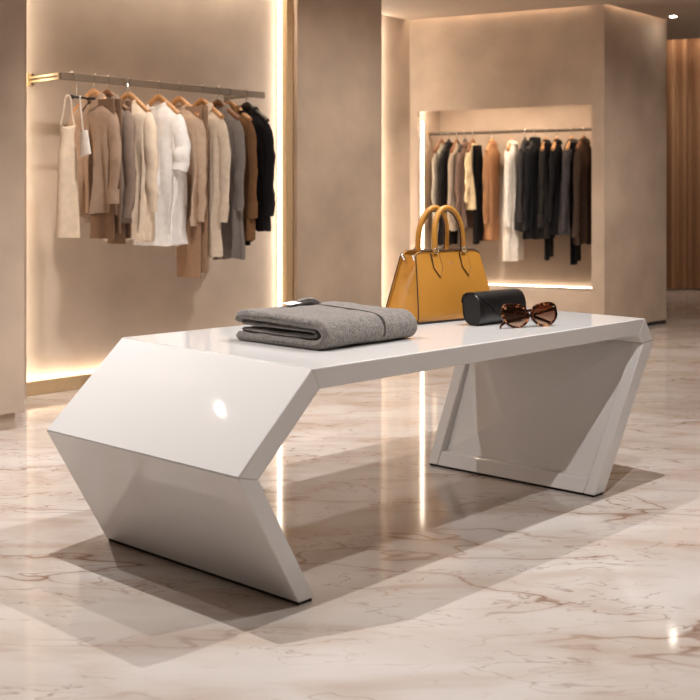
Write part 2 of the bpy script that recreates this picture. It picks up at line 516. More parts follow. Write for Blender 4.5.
# the other end: an open frame with a recessed panel
fr = MB().hexa(band((C_o, C_i), (R_o, R_i), VC, VR, 0.111, 0.105)).out('leg', M['lacquer'], tb, bevel=BEV)
fr['label'] = 'hollow framed leg with a recessed panel'
PW = 0.045
def lean(z, du):   # inner (facing the table's middle) and outer u of the hollow leg at height z
    k = (z - 0.008) / (R_i[1] - 0.008)
    return (G_i[0] + (R_i[0] - G_i[0]) * k + du * k, G_o[0] + (R_o[0] - G_o[0]) * k + du * k)
i0, o0 = lean(0.008, 0); i1, o1 = lean(0.4968, 0)
MB().hexa([tl(i0, VF, 0.008), tl(o0, VF, 0.008), tl(o0, VF + PW, 0.008), tl(i0, VF + PW, 0.008),
           tl(i1, VF, R_i[1]), tl(o1, VF, R_o[1]), tl(o1, VF + PW, R_o[1]), tl(i1, VF + PW, R_i[1])]).out('leg_post', M['lacquer'], fr, bevel=BEV)
MB().hexa([tl(i0, VG - PW, 0.008), tl(o0, VG - PW, 0.008), tl(o0, VG, 0.008), tl(i0, VG, 0.008),
           tl(i1 + 0.1, VR - PW - 0.01, R_i[1] + 0.004), tl(o1 + 0.1, VR - PW - 0.01, R_o[1] + 0.01), tl(o1 + 0.1, VR, R_o[1] + 0.01), tl(i1 + 0.1, VR, R_i[1] + 0.004)]).out('leg_post', M['lacquer'], fr, bevel=BEV)
z2 = 0.052
i2, o2 = lean(z2, 0)
MB().hexa([tl(i0, VF + PW + 0.001, 0.008), tl(o0, VF + PW + 0.001, 0.008), tl(o0, VG - PW - 0.001, 0.008), tl(i0, VG - PW - 0.001, 0.008),
           tl(i2, VF + PW + 0.001, z2), tl(o2, VF + PW + 0.001, z2), tl(o2 + 0.01, VG - PW + 0.012, z2), tl(i2 + 0.01, VG - PW + 0.012, z2)]).out('bottom_rail', M['lacquer'], fr, bevel=BEV)
iz, oz = lean(0.04, 0); it, ot = lean(0.5, 0)
rc = 0.045
MB().hexa([tl(iz + rc, VF + 0.02, 0.04), tl(iz + rc + 0.018, VF + 0.02, 0.04), tl(iz + rc + 0.018, VG - 0.02, 0.04), tl(iz + rc, VG - 0.02, 0.04),
           tl(it + rc - 0.012, VF + 0.02, 0.515), tl(it + rc + 0.012, VF + 0.02, 0.515), tl(it + rc + 0.112, VR - 0.02, 0.515), tl(it + rc + 0.09, VR - 0.02, 0.515)]).out('recessed_panel', M['lacquer'], fr)
MB().hexa([tl(i0 + 0.006, VF + 0.006, 0), tl(o0 - 0.006, VF + 0.006, 0), tl(o0 - 0.006, VG - 0.006, 0), tl(i0 + 0.006, VG - 0.006, 0),
           tl(i0 + 0.006, VF + 0.006, 0.009), tl(o0 - 0.006, VF + 0.006, 0.009), tl(o0 - 0.006, VG - 0.006, 0.009), tl(i0 + 0.006, VG - 0.006, 0.009)]).out('foot', M['black'], fr)

# ================================================================== folded grey sweater
def nz(p, s, a=1.0):
    return a * noise.noise(Vector(p) * s)

SW = thing('folded_sweater', 'grey marl knit sweater folded flat on the white table', 'sweater', (-0.073, 3.20, HT), math.radians(49))
SW.scale = (1, 0.92, 1.14)
SL, SD = 0.432, 0.42
def fold_sheet(u0, u1, path, thick, seed, amp=0.004, nu=46):
    """a thick cloth strip whose cross-section follows path (q, z), swept along u"""
    pts = spline([(a_, b_, 0) for a_, b_ in path], 7)
    n = len(pts)
    rings = []
    for i in range(nu + 1):
        k = i / nu
        e = min(k, 1 - k) * (u1 - u0)
        f = math.sqrt(max(0.0, 1 - (1 - min(1, e / 0.011)) ** 2)) * 0.9 + 0.1
        u = u0 + (u1 - u0) * k
        top, bot = [], []
        for j, p in enumerate(pts):
            t_ = (pts[min(j + 1, n - 1)] - pts[max(j - 1, 0)]).normalized()
            nn = Vector((t_.y, -t_.x, 0))
            h = thick / 2 * f * (1 if 0 < j < n - 1 else 0.85)
            w_ = nz((u, p.x * 1.2, p.y * 2 + seed), 9, amp) + nz((u, p.x, p.y + seed), 22, amp * 0.4)
            skew = 0.02 * (1 - k) * p.x / SD
            uu = u + nz((p.x, p.y * 3, seed), 8, 0.008) + skew
            a_ = p + nn * (h + w_); b_ = p - nn * (h - w_)
            top.append((uu, a_.x, max(a_.y, 0.0008))); bot.append((uu, b_.x, max(b_.y, 0.0008)))
        rings.append(top + bot[::-1])
    return MB().loft(rings)
outer = [(0.415, 0.013), (0.30, 0.012), (0.15, 0.012), (0.04, 0.013), (0.008, 0.034), (0.035, 0.061), (0.10, 0.0655), (0.2, 0.068), (0.32, 0.071), (0.40, 0.069), (0.418, 0.055)]
fold_sheet(0.0, SL, outer, 0.025, 1, 0.0035).out('outer_fold', M['knit'], SW, smooth=70)
inner = [(0.40, 0.031), (0.25, 0.0295), (0.08, 0.030), (0.052, 0.038), (0.08, 0.0465), (0.25, 0.0475), (0.40, 0.049)]
fold_sheet(0.012, SL - 0.015, inner, 0.0115, 5, 0.0016).out('inner_fold', M['knit'], SW, smooth=70)
# sleeve seam running over the top and down the fold
sp_ = spline([(0.30, 0.375, 0.0815), (0.305, 0.30, 0.0825), (0.30, 0.20, 0.0795), (0.285, 0.10, 0.0772), (0.272, 0.035, 0.0725), (0.268, 0.004, 0.060), (0.265, -0.0045, 0.036), (0.264, 0.0, 0.018)], 8)
MB().tube(sp_, 0.0028, 8, ry=0.004).out('seam', M['knit_dark'], SW, smooth=60)
# collar: raised ribbed neckline with a dark tube painted as its opening's shade and a white label
cp = spline([(0.215, 0.385, 0.079), (0.25, 0.365, 0.094), (0.285, 0.35, 0.099), (0.315, 0.355, 0.092), (0.345, 0.36, 0.080)], 8)
MB().tube(cp, 0.0055, 10, ry=0.013).out('collar', M['knit'], SW, smooth=60)
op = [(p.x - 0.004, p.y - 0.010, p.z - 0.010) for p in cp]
MB().tube(op, 0.009, 8, ry=0.008).out('neck_opening_shade', M['knit_dark'], SW, smooth=60)
MB().loft([[(0.175, 0.325 + dy, 0.0895 + dz), (0.235, 0.335 + dy, 0.092 + dz), (0.235, 0.335 + dy, 0.0926 + dz), (0.175, 0.325 + dy, 0.0901 + dz)] for dy, dz in ((0, 0), (0.045, 0.003))]).out('neck_label', M['label'], SW)

# ================================================================== mustard handbag
HB = thing('handbag', 'mustard yellow leather handbag with two arched handles on the white table', 'handbag',
           (0.2400 + 0.743 * 0.20 - 0.669 * 0.09, 3.925 + 0.669 * 0.20 + 0.743 * 0.09, HT), math.radians(42))
HH = 0.25
def bag_sec(z):
    k = z / HH
    return 0.203 - 0.04 * k, 0.092 - 0.055 * k ** 1.1      # half width, half depth
def panel(sgn):
    """front or back leather panel, a gently bowed slab"""
    vs, fs = [], []
    nx, nzz = 22, 14
    for side in (0, 1):
        for j in range(nzz + 1):
            z = 0.006 + (HH - 0.006) * j / nzz
            hw, hd = bag_sec(z)
            for i in range(nx + 1):
                x = hw * (2 * i / nx - 1)
                k = abs(2 * i / nx - 1)
                zz = z - (0.012 * max(0, k - 0.88) / 0.12 if j == nzz else 0)
                y = hd + 0.012 * (1 - k ** 4) * math.sin(PI * min(1, z / HH + 0.1)) - (0.009 if side else 0)
                if j == 0: y -= 0.006
                vs.append((x, sgn * y, zz))
    n = (nx + 1) * (nzz + 1)
    def idx(s_, i, j): return s_ * n + j * (nx + 1) + i
    for j in range(nzz):
        for i in range(nx):
            fs.append((idx(0, i, j), idx(0, i + 1, j), idx(0, i + 1, j + 1), idx(0, i, j + 1)))
            fs.append((idx(1, i, j), idx(1, i, j + 1), idx(1, i + 1, j + 1), idx(1, i + 1, j)))
    for i in range(nx):
        for j in (0, nzz):
            fs.append((idx(0, i, j), idx(0, i + 1, j), idx(1, i + 1, j), idx(1, i, j)))
    for j in range(nzz):
        for i in (0, nx):
            fs.append((idx(0, i, j), idx(0, i, j + 1), idx(1, i, j + 1), idx(1, i, j)))
    return MB().add(vs, fs)
panel(-1).out('front_panel', M['leather'], HB, smooth=50)
panel(1).out('back_panel', M['leather'], HB, smooth=50)
for sx in (-1, 1):      # side gussets that pinch inward towards the top
    outr, innr = [], []
    for j in range(15):
        z = 0.008 + (HH - 0.022) * j / 14
        hw, hd = bag_sec(z)
        k = z / HH
        pin = 0.075 * max(0, k - 0.15) ** 1.2
        row = []
        for i in range(13):
            q_ = 2 * i / 12 - 1
            x = hw - 0.006 - pin * math.exp(-(q_ / 0.45) ** 2) + 0.010 * (1 - k) * (1 - q_ * q_)
            row.append(Vector((sx * x, q_ * (hd - 0.004), z)))
        outr.append(row); innr.append([p - Vector((sx * 0.006, 0, 0)) for p in row])
    MB().loft([r + i_[::-1] for r, i_ in zip(outr, innr)]).out('side_gusset', M['leather'], HB, smooth=60)
MB().loft([[(x * 0.195, y * 0.086, z) for x, y in ((-1, -1), (1, -1), (1, 1), (-1, 1))] for z in (0.003, 0.012)]).out('base', M['leather'], HB)
hw, hd = bag_sec(HH - 0.02)
MB().loft([[(x * (hw - 0.085), y * (hd - 0.008), z) for x, y in ((-1, -1), (1, -1), (1, 1), (-1, 1))] for z in (HH - 0.05, HH - 0.028)]).out('lining', M['leather_in'], HB)
# dark painted edges along the panels
for sgn in (-1, 1):
    path = []
    for j in range(13):
        z = 0.006 + (HH - 0.018) * j / 12; a_, b_ = bag_sec(z); path.append((-a_ - 0.0008, sgn * (b_ - 0.003 - (0.006 if j == 0 else 0)), z))
    for i in range(1, 12):
        a_, b_ = bag_sec(HH); k = 2 * i / 12 - 1; path.append((a_ * k, sgn * (b_ + 0.002), HH + 0.0008))
    for j in range(12, -1, -1):
        z = 0.006 + (HH - 0.018) * j / 12; a_, b_ = bag_sec(z); path.append((a_ + 0.0008, sgn * (b_ - 0.003 - (0.006 if j == 0 else 0)), z))
    MB().tube(path, 0.0022, 6).out('edge_piping', M['edge'], HB, smooth=60)
a_, b_ = bag_sec(0)
MB().tube([(-a_, -b_ + 0.002, 0.005), (a_, -b_ + 0.002, 0.005)], 0.0028, 6).out('base_piping', M['edge'], HB)
MB().tube([(-a_, -b_ + 0.004, 0.005), (-a_, b_ - 0.004, 0.005)], 0.0028, 6).out('base_piping', M['edge'], HB)
# handles
HX = 0.074
for sgn in (-1, 1):
    a_, b_ = bag_sec(HH)
    y0 = sgn * (b_ + 0.004)
    arch = [(-HX, y0, HH - 0.012), (-HX, y0, HH + 0.035)]
    for i in range(1, 20):
        an = PI - PI * i / 20
        arch.append((HX * math.cos(an) , y0 - sgn * 0.012 * math.sin(an), HH + 0.035 + 0.118 * math.sin(an) ** 0.85))
    arch += [(HX, y0, HH + 0.035), (HX, y0, HH - 0.012)]
    hdl = MB().tube(arch, 0.0098, 14, ry=0.0105, up=(0, 1, 0)).out('handle', M['leather'], HB, smooth=60)
    MB().tube([(p[0] * 0.875, p[1], HH + (p[2] - HH) * (0.935 if p[2] > HH + 0.03 else 1)) for p in arch], 0.0028, 6, ry=0.0045, up=(0, 1, 0)).out('handle_edge', M['edge'], hdl)
    for sx in (-1, 1):
        # pointed leather tab and its black outline
        def tabpt(x, z, off):
            k = (z / HH); hw_, hd_ = bag_sec(z)
            kk = abs(x / hw_)
            return (x, sgn * (hd_ + 0.012 * (1 - kk ** 4) * math.sin(PI * min(1, k + 0.1)) + off), z)
        outl = [(-0.019, HH - 0.006), (0.019, HH - 0.006), (0.021, HH - 0.06), (0.0, HH - 0.092), (-0.021, HH - 0.06)]
        cx = sx * HX
        tabm = MB().loft([[tabpt(cx + x, z, o_) for x, z in outl] for o_ in (0.0005, 0.0045)])
        tb_ = tabm.out('handle_tab', M['leather'], HB)
        MB().tube([tabpt(cx + x, z, 0.003) for x, z in [outl[i] for i in (0, 4, 3, 2, 1)]], 0.0019, 6).out('tab_edge', M['edge'], tb_)
        ring = [(cx + 0.011 * math.cos(2 * PI * i / 20), y0 + sgn * 0.008, HH + 0.002 + 0.008 * math.sin(2 * PI * i / 20)) for i in range(20)]
        MB().tube(ring, 0.0026, 8, closed=True).out('metal_ring', M['chrome'], HB, smooth=60)
# closure clasps at the mouth and a tiny embossed mark
for sy in (-1, 1):
    hw, hd = bag_sec(HH)
    MB().tube([(-hw + 0.004, sy * (hd - 0.012), HH - 0.03), (-hw - 0.006, sy * (hd - 0.010), HH - 0.012)], 0.005, 10).out('snap', M['chrome'], HB, smooth=60)
lg_ = [(-0.012, HH - 0.048), (-0.007, HH - 0.042), (-0.005, HH - 0.049), (0.0, HH - 0.044), (0.003, HH - 0.049), (0.007, HH - 0.043), (0.012, HH - 0.047)]
MB().tube([(x, -(bag_sec(z)[1] + 0.012 * math.sin(PI * min(1, z / HH + 0.1)) + 0.0006), z) for x, z in lg_], 0.0008, 5).out('embossed_mark', M['goldlit'], HB)

# ================================================================== black glasses case
GC = thing('glasses_case', 'closed black leather glasses case with a curved flap beside the mustard bag', 'glasses case', (0.444, 3.868, HT), math.radians(46))
GC.scale = (1, 1, 1.05)
CL, CD_, CH = 0.262, 0.080, 0.104
def case_ring(x, s_=1.0, off=0.0):
    pts = []
    for j in range(36):
        an = 2 * PI * j / 36
        c_, s2 = math.cos(an), math.sin(an)
        y = CD_ / 2 + (CD_ / 2 + off) * s_ * math.copysign(abs(c_) ** 0.72, c_)
        z = CH / 2 + (CH / 2 + off) * s_ * math.copysign(abs(s2) ** 0.72, s2)
        y += 0.012 * (z / CH - 0.5)
        pts.append((x, y, max(z, 0.0005)))
    return pts
MB().loft([case_ring(0.004, 0.93), case_ring(0.0, 0.96), case_ring(0.003, 1.0)] + [case_ring(CL * k / 8) for k in range(1, 8)] + [case_ring(CL - 0.003, 1.0), case_ring(CL, 0.96), case_ring(CL - 0.004, 0.93)]).out('case_body', M['case'], GC, smooth=50)
# flap: wraps over the top and down the front, its lower edge a long curve
nfx, nfa = 30, 16
vs, fs = [], []
for side in (0, 1):
    for i in range(nfx + 1):
        k = i / nfx
        x = CL * (0.004 + 0.992 * k)
        a_end = math.radians(112 + 98 * min(1.0, k / 0.5) ** 0.62)     # how far down the front it reaches
        a_start = math.radians(15)
        for j in range(nfa + 1):
            an = a_start + (a_end - a_start) * j / nfa
            c_, s2 = math.cos(an), math.sin(an)
            off = 0.0035 if side == 0 else 0.0
            y = CD_ / 2 + (CD_ / 2 + off) * math.copysign(abs(c_) ** 0.72, c_)
            z = CH / 2 + (CH / 2 + off) * math.copysign(abs(s2) ** 0.72, s2)
            y += 0.012 * (z / CH - 0.5)
            vs.append((x, y, z))
n = (nfx + 1) * (nfa + 1)
for i in range(nfx):
    for j in range(nfa):
        p = i * (nfa + 1) + j
        fs.append((p, p + nfa + 1, p + nfa + 2, p + 1)); fs.append((n + p, n + p + 1, n + p + nfa + 2, n + p + nfa + 1))
for i in range(nfx):
    for j in (0, nfa):
        p = i * (nfa + 1) + j; fs.append((p, p + nfa + 1, n + p + nfa + 1, n + p))
for j in range(nfa):
    for i in (0, nfx):
        p = i * (nfa + 1) + j; fs.append((p, p + 1, n + p + 1, n + p))
MB().add(vs, fs).out('flap', M['case'], GC, smooth=50)

# ================================================================== sunglasses
SG = thing('sunglasses', 'tortoiseshell sunglasses with brown lenses standing before the black case', 'sunglasses', (0.612, 3.845, HT), math.radians(27))
SG.scale = (1.13, 1.0, 0.9)
def lens_outline(sx, grow=0.0, n=40):
    pts = []
    for j in range(n):
        an = 2 * PI * j / n
        c_, s2 = math.cos(an), math.sin(an)
        x = (0.041 + grow) * math.copysign(abs(c_) ** 0.78, c_)
        z = (0.036 + grow) * math.copysign(abs(s2) ** (0.66 if s2 > 0 else 0.95), s2)
        z += 0.006 * (x / 0.041) * sx * (1 if s2 > 0 else 0.3)      # lifted outer corners
        x *= 1.03 - 0.2 * max(0, -s2) ** 1.3
        pts.append((x, z))
    return pts
LX = 0.052
tilt = math.radians(10)
def gp(x, y, z):    # tilt the front back a little, resting on the rims
    return (x, y * math.cos(tilt) + z * math.sin(tilt) - 0.0, z * math.cos(tilt) - y * math.sin(tilt))
ZC = 0.043
for sx in (-1, 1):
    o_ = lens_outline(sx, 0.0068); i_ = lens_outline(sx, 0.0); n = len(o_)
    curve = lambda x: 0.10 * ((x + sx * LX) ** 2) * 4
    rings = []
    for (src, y) in ((i_, -0.0035), (o_, -0.0045), (o_, 0.0035), (i_, 0.0035)):
        r = []
        for j, (x, z) in enumerate(src):
            top = 0.005 if (z > 0.026 and src is o_) else 0
            r.append(gp(x + sx * LX, y + curve(x) * 0.25, z + ZC + top))
        rings.append(r)
    rings.append(rings[0])
    rim = MB().loft(rings, False, False).out('rim', M['tortoise'], SG, bevel=0.0015)
    fr_ = [gp(x, -0.0012 + curve(x) * 0.25, z) for x, z in lens_outline(sx, 0.001)]
    bk_ = [gp(x, 0.0012 + curve(x) * 0.25, z) for x, z in lens_outline(sx, 0.001)]
    ln = MB().loft([fr_, bk_]).out('lens', M['lens'], SG)
    c_ = gp(sx * LX, 0, ZC)
    ln.location = c_
    # temple folded behind the front
    x0 = sx * (LX + 0.045)
    h0 = gp(x0, 0.006, ZC + 0.026)
    if sx > 0:
        tp = [h0, (x0 - 0.004, 0.026, 0.060), (x0 - 0.05, 0.036, 0.046), (x0 - 0.11, 0.034, 0.030), (-0.075, 0.022, 0.020), (-0.100, 0.010, 0.012), (-0.113, -0.004, 0.0065)]
    else:
        tp = [h0, (x0 + 0.004, 0.018, 0.062), (x0 + 0.05, 0.024, 0.056), (x0 + 0.11, 0.026, 0.040), (0.055, 0.028, 0.024), (0.080, 0.026, 0.012), (0.088, 0.024, 0.0065)]
    tm = MB().tube(spline(tp, 6), lambda k: 0.0062 - 0.0012 * k + (0.001 if k > 0.85 else 0), 10, ry=0.003, up=(0, 0, 1)).out('temple', M['tortoise'], SG, smooth=60)
    for dz in (0.0,):
        MB().tube([gp(sx * (LX + 0.036), -0.0068, ZC + 0.030), gp(sx * (LX + 0.036), -0.002, ZC + 0.030)], 0.0026, 10).out('rivet', M['goldlit'], SG)
bp_ = spline([gp(-0.014, 0, ZC + 0.014), gp(-0.006, -0.001, ZC + 0.019), gp(0.006, -0.001, ZC + 0.019), gp(0.014, 0, ZC + 0.014)], 5)
MB().tube(bp_, 0.0055, 10, ry=0.004).out('bridge', M['tortoise'], SG, smooth=60)

# ================================================================== hanging rails
RAIL_V, RAIL_U0, RAIL_U1, RAIL_Z = 5.03, 3.292, 4.715, 1.662
ra = thing('hanging_rail', 'flat bronze clothes rail with brass end bracket in the lit niche', 'clothes rail', uv(RAIL_U0, RAIL_V, RAIL_Z), TH)
MB().box(0.0, RAIL_U1 - RAIL_U0, -0.011, 0.011, -0.019, 0.019).out('rail_bar', M['bronze'], ra, bevel=0.002)
br_ = MB().box(-0.004, 0.004, 0.011, 0.288, 0.006, 0.016).box(-0.004, 0.004, 0.011, 0.288, -0.016, -0.006).box(-0.004, 0.004, 0.011, 0.02, -0.016, 0.016).out('bracket', M['goldlit'], ra, bevel=0.001)
MB().box(-0.02, 0.02, 0.280, 0.2895, -0.035, 0.035).out('wall_plate', M['goldlit'], br_, bevel=0.002)
for z_ in (0.024, -0.024):
    MB().tube([(0, 0.262, z_), (0, 0.282, z_)], 0.007, 10).out('screw_cap', M['chrome'], br_, smooth=40)
e_ = RAIL_U1 - RAIL_U0
b2 = MB().box(e_ - 0.05, e_ - 0.042, 0.011, 0.288, -0.012, 0.004).out('bracket', M['bronze'], ra, bevel=0.001)
MB().box(e_ - 0.066, e_ - 0.026, 0.280, 0.2895, -0.035, 0.035).out('wall_plate', M['bronze'], b2, bevel=0.002)

AR_D, AR_Z = 0.23, 1.612
ar = thing('hanging_rail', 'slim dark round clothes rail inside the glowing alcove', 'clothes rail', bw(0, AR_D, AR_Z), BR)
MB().tube([(A0 + 0.004, 0, 0), (A1 - 0.004, 0, 0)], 0.014, 14).out('rail_bar', M['rail_dark'], ar, smooth=60)
for x_ in (A0 + 0.001, A1 - 0.007):
    MB().tube([(x_, 0, 0), (x_ + 0.006, 0, 0)], 0.028, 16).out('end_socket', M['goldlit'], ar, smooth=40)

# ================================================================== hangers and garments
def hanger_parts(root, wood, rise, rail_half_x, rail_half_z):
    """root at the apex of the wooden arms; the rail's middle is rise above it"""
    pts = [(-0.185, 0, -0.104), (-0.15, 0, -0.084), (-0.10, 0, -0.053), (-0.05, 0, -0.022), (0, 0, -0.002), (0.05, 0, -0.022), (0.10, 0, -0.053), (0.15, 0, -0.084), (0.185, 0, -0.104)]
    MB().tube(spline(pts, 4), lambda k: 0.019 - 0.006 * abs(2 * k - 1), 10, ry=lambda k: 0.009 + 0.006 * abs(2 * k - 1), up=(0, 0, 1)).out('hanger_arms', wood, root, smooth=60)
    hx, hz = rail_half_x + 0.004, rail_half_z + 0.0035
    p = [(0, 0, 0.006), (0, 0, 0.03), (hx * 0.7, 0, rise - hz - 0.006), (hx, 0, rise - hz * 0.5), (hx, 0, rise + hz * 0.6), (hx * 0.6, 0, rise + hz * 1.0), (0, 0, rise + hz * 1.08), (-hx * 0.6, 0, rise + hz), (-hx, 0, rise + hz * 0.6), (-hx, 0, rise + hz * 0.1)]
    MB().tube(spline(p, 4), 0.0028, 8, up=(0, 1, 0)).out('hook', M['chrome'], root, smooth=60)

def garment_parts(root, col, W=0.183, L=0.66, D=0.042, hem=0.192, fold=0.015, nf=7.0, sleeve=0.55, collar='shirt', seed=0, swidth=0.04, neck=0.082, drop=0.025, placket=False, trim=None, sx_out=0.03):
    """root at the hanger's apex; x across the shoulders, -y the front"""
    m = col
    rnd = random.Random(seed)
    ph = [rnd.uniform(0, 6.28) for _ in range(6)]
    N = 64
    SH = 0.078
    zs = [0.0, -0.012, -0.028, -0.045, -0.062, -0.078] + [-0.078 - (L - 0.078) * k / 22 for k in range(1, 23)]
    def halfx(z):
        if z > -SH:
            k = -z / SH
            return neck + (W - neck) * k ** 0.92
        k = (-z - SH) / (L - SH)
        arm = W * 0.955 if k > 0.12 else W * (1 - 0.045 * k / 0.12)
        return arm + (hem - W * 0.955) * k
    def halfy(z):
        if z > -SH:
            return D * (0.62 + 0.38 * (-z / SH))
        k = (-z - SH) / (L - SH)
        return D * (1.0 - 0.25 * k)
    def surf(z, an):
        w_, d_ = halfx(z), halfy(z)
        c_, s2 = math.cos(an), math.sin(an)
        x = w_ * math.copysign(abs(c_) ** 0.75, c_)
        y = d_ * math.copysign(abs(s2) ** 0.85, s2)
        k = max(0.0, (-z - 0.12) / (L - 0.12))
        am = 1.9 * fold * k ** 0.7
        xx = x / 0.2
        y += am * (math.sin(nf * xx + ph[0] + 0.6 * k) + 0.6 * math.sin(nf * 2.1 * xx + ph[1] - 0.9 * k) + 0.35 * math.sin(nf * 3.7 * xx + ph[2]))
        y += nz((x + seed * 3.1, y, z), 7, 0.008) + nz((x + seed, y, z), 17, 0.002)
        x += 0.006 * math.sin(z * 14 + ph[3]) * k
        zz = z
        if z > -SH:
            fr_ = max(0, -s2) ** 1.5
            zz = z - drop * fr_ * (1 + z / SH) 
        else:
            zz = z + 0.008 * math.sin(nf * xx + ph[4]) * k
        return Vector((x, y, zz - 0.044))
    rings = [[surf(z, 2 * PI * j / N) for j in range(N)] for z in zs]
    # neck opening turned inwards, hem turned up inside
    r0 = rings[0]; c0 = sum(r0, Vector()) / N
    inn = [c0 + (p - c0) * 0.9 + Vector((0, 0, -0.004)) for p in r0]
    inn2 = [c0 + (p - c0) * 0.75 + Vector((0, 0, -0.03)) for p in r0]
    rl = rings[-1]; cl = sum(rl, Vector()) / N
    hm = [cl + (p - cl) * 0.96 + Vector((0, 0, 0.002)) for p in rl]
    hm2 = [cl + (p - cl) * 0.9 + Vector((0, 0, 0.05)) for p in rl]
    MB().loft([inn2, inn] + rings + [hm, hm2]).out('garment_body', m, root, smooth=75)
    if sleeve > 0:
        for sx in (-1, 1):
            o = sx_out + rnd.uniform(-0.01, 0.012)
            yb = rnd.uniform(-0.02, 0.006)
            pts = [(W - 0.06, 0, -0.112), (W - 0.018, 0, -0.145), (W - 0.012 + o * 0.4, yb * 0.3, -0.21)]
            ns = 5
            for i in range(1, ns + 1):
                k = i / ns
                pts.append((W - 0.012 + o * (0.6 + 0.4 * math.sin(k * 2.4)) + rnd.uniform(-0.006, 0.006), yb * k + rnd.uniform(-0.006, 0.006), -0.21 - (sleeve - 0.18) * k))
            pts = [(sx * x, y, z) for x, y, z in pts]
            path = spline(pts, 6)
            n1 = len(path)
            long_ = sleeve > 0.4
            def rad(k, s_=seed + sx):
                base = swidth * (0.62 + 0.5 * min(1, k / 0.25)) if k < 0.25 else swidth * (1.12 - (0.42 if long_ else 0.0) * (k - 0.25) / 0.75)
                return base + 0.0016 * math.sin(k * 24 + s_ * 2) * k
            def rady(k, s_=seed + sx):
                return rad(k) * 0.58 + 0.0016 * math.sin(k * 17 + s_ * 5) * k
            sm = MB().tube(path, rad, 18, ry=rady, up=(1, 0, 0))
            for p in sm.v:
                f_ = min(1.0, max(0.0, (-p.z - 0.12) / 0.2))
                dn = nz((p.x * 1.4 + seed, p.y * 1.4, p.z), 16, 0.006) * f_ + nz((p.x, p.y + seed, p.z * 1.6), 34, 0.002) * f_
                p.x += dn; p.y += dn * 0.7
            body = sm.out('sleeve', m, root, smooth=75)
            if collar in ('shirt',) and long_:
                cpath = path[-7:]
                rr = rad(0.96)
                MB().tube(cpath, rr * 1.08 + 0.002, 18, ry=rr * 0.9 + 0.002, up=(1, 0, 0)).out('cuff', trim or m, body, smooth=40)
    # collar
    def ring_at(an, r_out, z):
        p = surf(0.0, an)
        d = Vector((p.x, p.y, 0))
        l = d.length
        return Vector((p.x, p.y, 0)) * ((l + r_out) / l) + Vector((0, 0, p.z + z))
    if collar in ('shirt', 'lapel'):
        prof = [(-0.004, -0.004), (-0.007, 0.022), (-0.001, 0.03), (0.012, 0.022), (0.024, -0.006)]
        rings = []
        for i in range(33):
            an = -PI / 2 + 0.16 + (2 * PI - 0.32) * i / 32
            e = abs(i / 16 - 1)
            rings.append([ring_at(an, ro * (1 + 0.35 * e ** 3), z_ - (0.030 * e ** 4 if k >= 3 else 0.01 * e ** 4)) for k, (ro, z_) in enumerate(prof)] +
                         [ring_at(an, ro * (1 + 0.35 * e ** 3) - 0.004, z_ - 0.003 - (0.030 * e ** 4 if k >= 3 else 0.01 * e ** 4)) for k, (ro, z_) in reversed(list(enumerate(prof)))])
        MB().loft(rings).out('collar', trim or m, root, smooth=60)
        if collar == 'lapel':
            for sx in (-1, 1):
                top = [surf(-0.02, -PI / 2 + sx * t_) + Vector((0, -0.007, 0)) for t_ in (0.55, 1.1)]
                mid = [surf(-0.12, -PI / 2 + sx * t_) + Vector((0, -0.008, 0)) for t_ in (0.1, 0.62)]
                low = [surf(-0.24, -PI / 2 + sx * t_) + Vector((0, -0.006, 0)) for t_ in (0.02, 0.12)]
                a_ = [top[0], top[1], mid[1], low[1], low[0], mid[0]]
                MB().loft([a_, [p + Vector((0, -0.004, 0)) for p in a_]]).out('lapel', m, root)
    elif collar in ('crew', 'turtle'):
        h_ = 0.012 if collar == 'crew' else 0.05
        rings = []
        for i in range(33):
            an = 2 * PI * i / 32
            rings.append([ring_at(an, 0.003, -0.012), ring_at(an, 0.005, 0.0), ring_at(an, 0.003, h_), ring_at(an, -0.003, h_ + 0.003), ring_at(an, -0.007, h_), ring_at(an, -0.008, -0.01)])
        MB().loft(rings, False, False).out('collar', trim or m, root, smooth=60)
    if placket:
        rings = []
        zsn = [-0.03 - (L - 0.035) * k / 24 for k in range(25)]
        for z in zsn:
            pl = surf(z, -PI / 2)
            rings.append([pl + Vector((dx, dy, 0)) for dx, dy in ((-0.016, 0.004), (-0.015, -0.003), (0.015, -0.003), (0.016, 0.004))])
        MB().loft(rings).out('placket', trim or m, root, smooth=50)

def trouser_parts(root, col, L=0.9, W=0.13, seed=0, x=0.0):
    """trousers folded over the hanger: two leg panels, one behind the other"""
    rnd = random.Random(seed)
    for i, (dy, l_, w_, dx) in enumerate(((-0.016, L, W, 0.0), (0.016, L - 0.03, W * 0.94, 0.02))):
        ph = rnd.uniform(0, 6)
        rings = []
        for j in range(19):
            k = j / 18
            z = -0.05 - (l_ - 0.05) * k
            ring = []
            for q_ in range(36):
                an = 2 * PI * q_ / 36
                c_, s2 = math.cos(an), math.sin(an)
                xx = w_ * (1 - 0.1 * k) * math.copysign(abs(c_) ** 0.8, c_)
                yy = 0.013 * math.copysign(abs(s2) ** 0.8, s2) + dy + 0.010 * k * math.sin(xx * 28 + ph) + 0.008 * math.exp(-(xx / 0.012) ** 2) * (-1 if s2 < 0 else 1)
                ring.append((x + dx + xx, yy + nz((xx, z, seed), 8, 0.006), z))
            rings.append(ring)
        MB().loft(rings).out('leg', col, root, smooth=70)

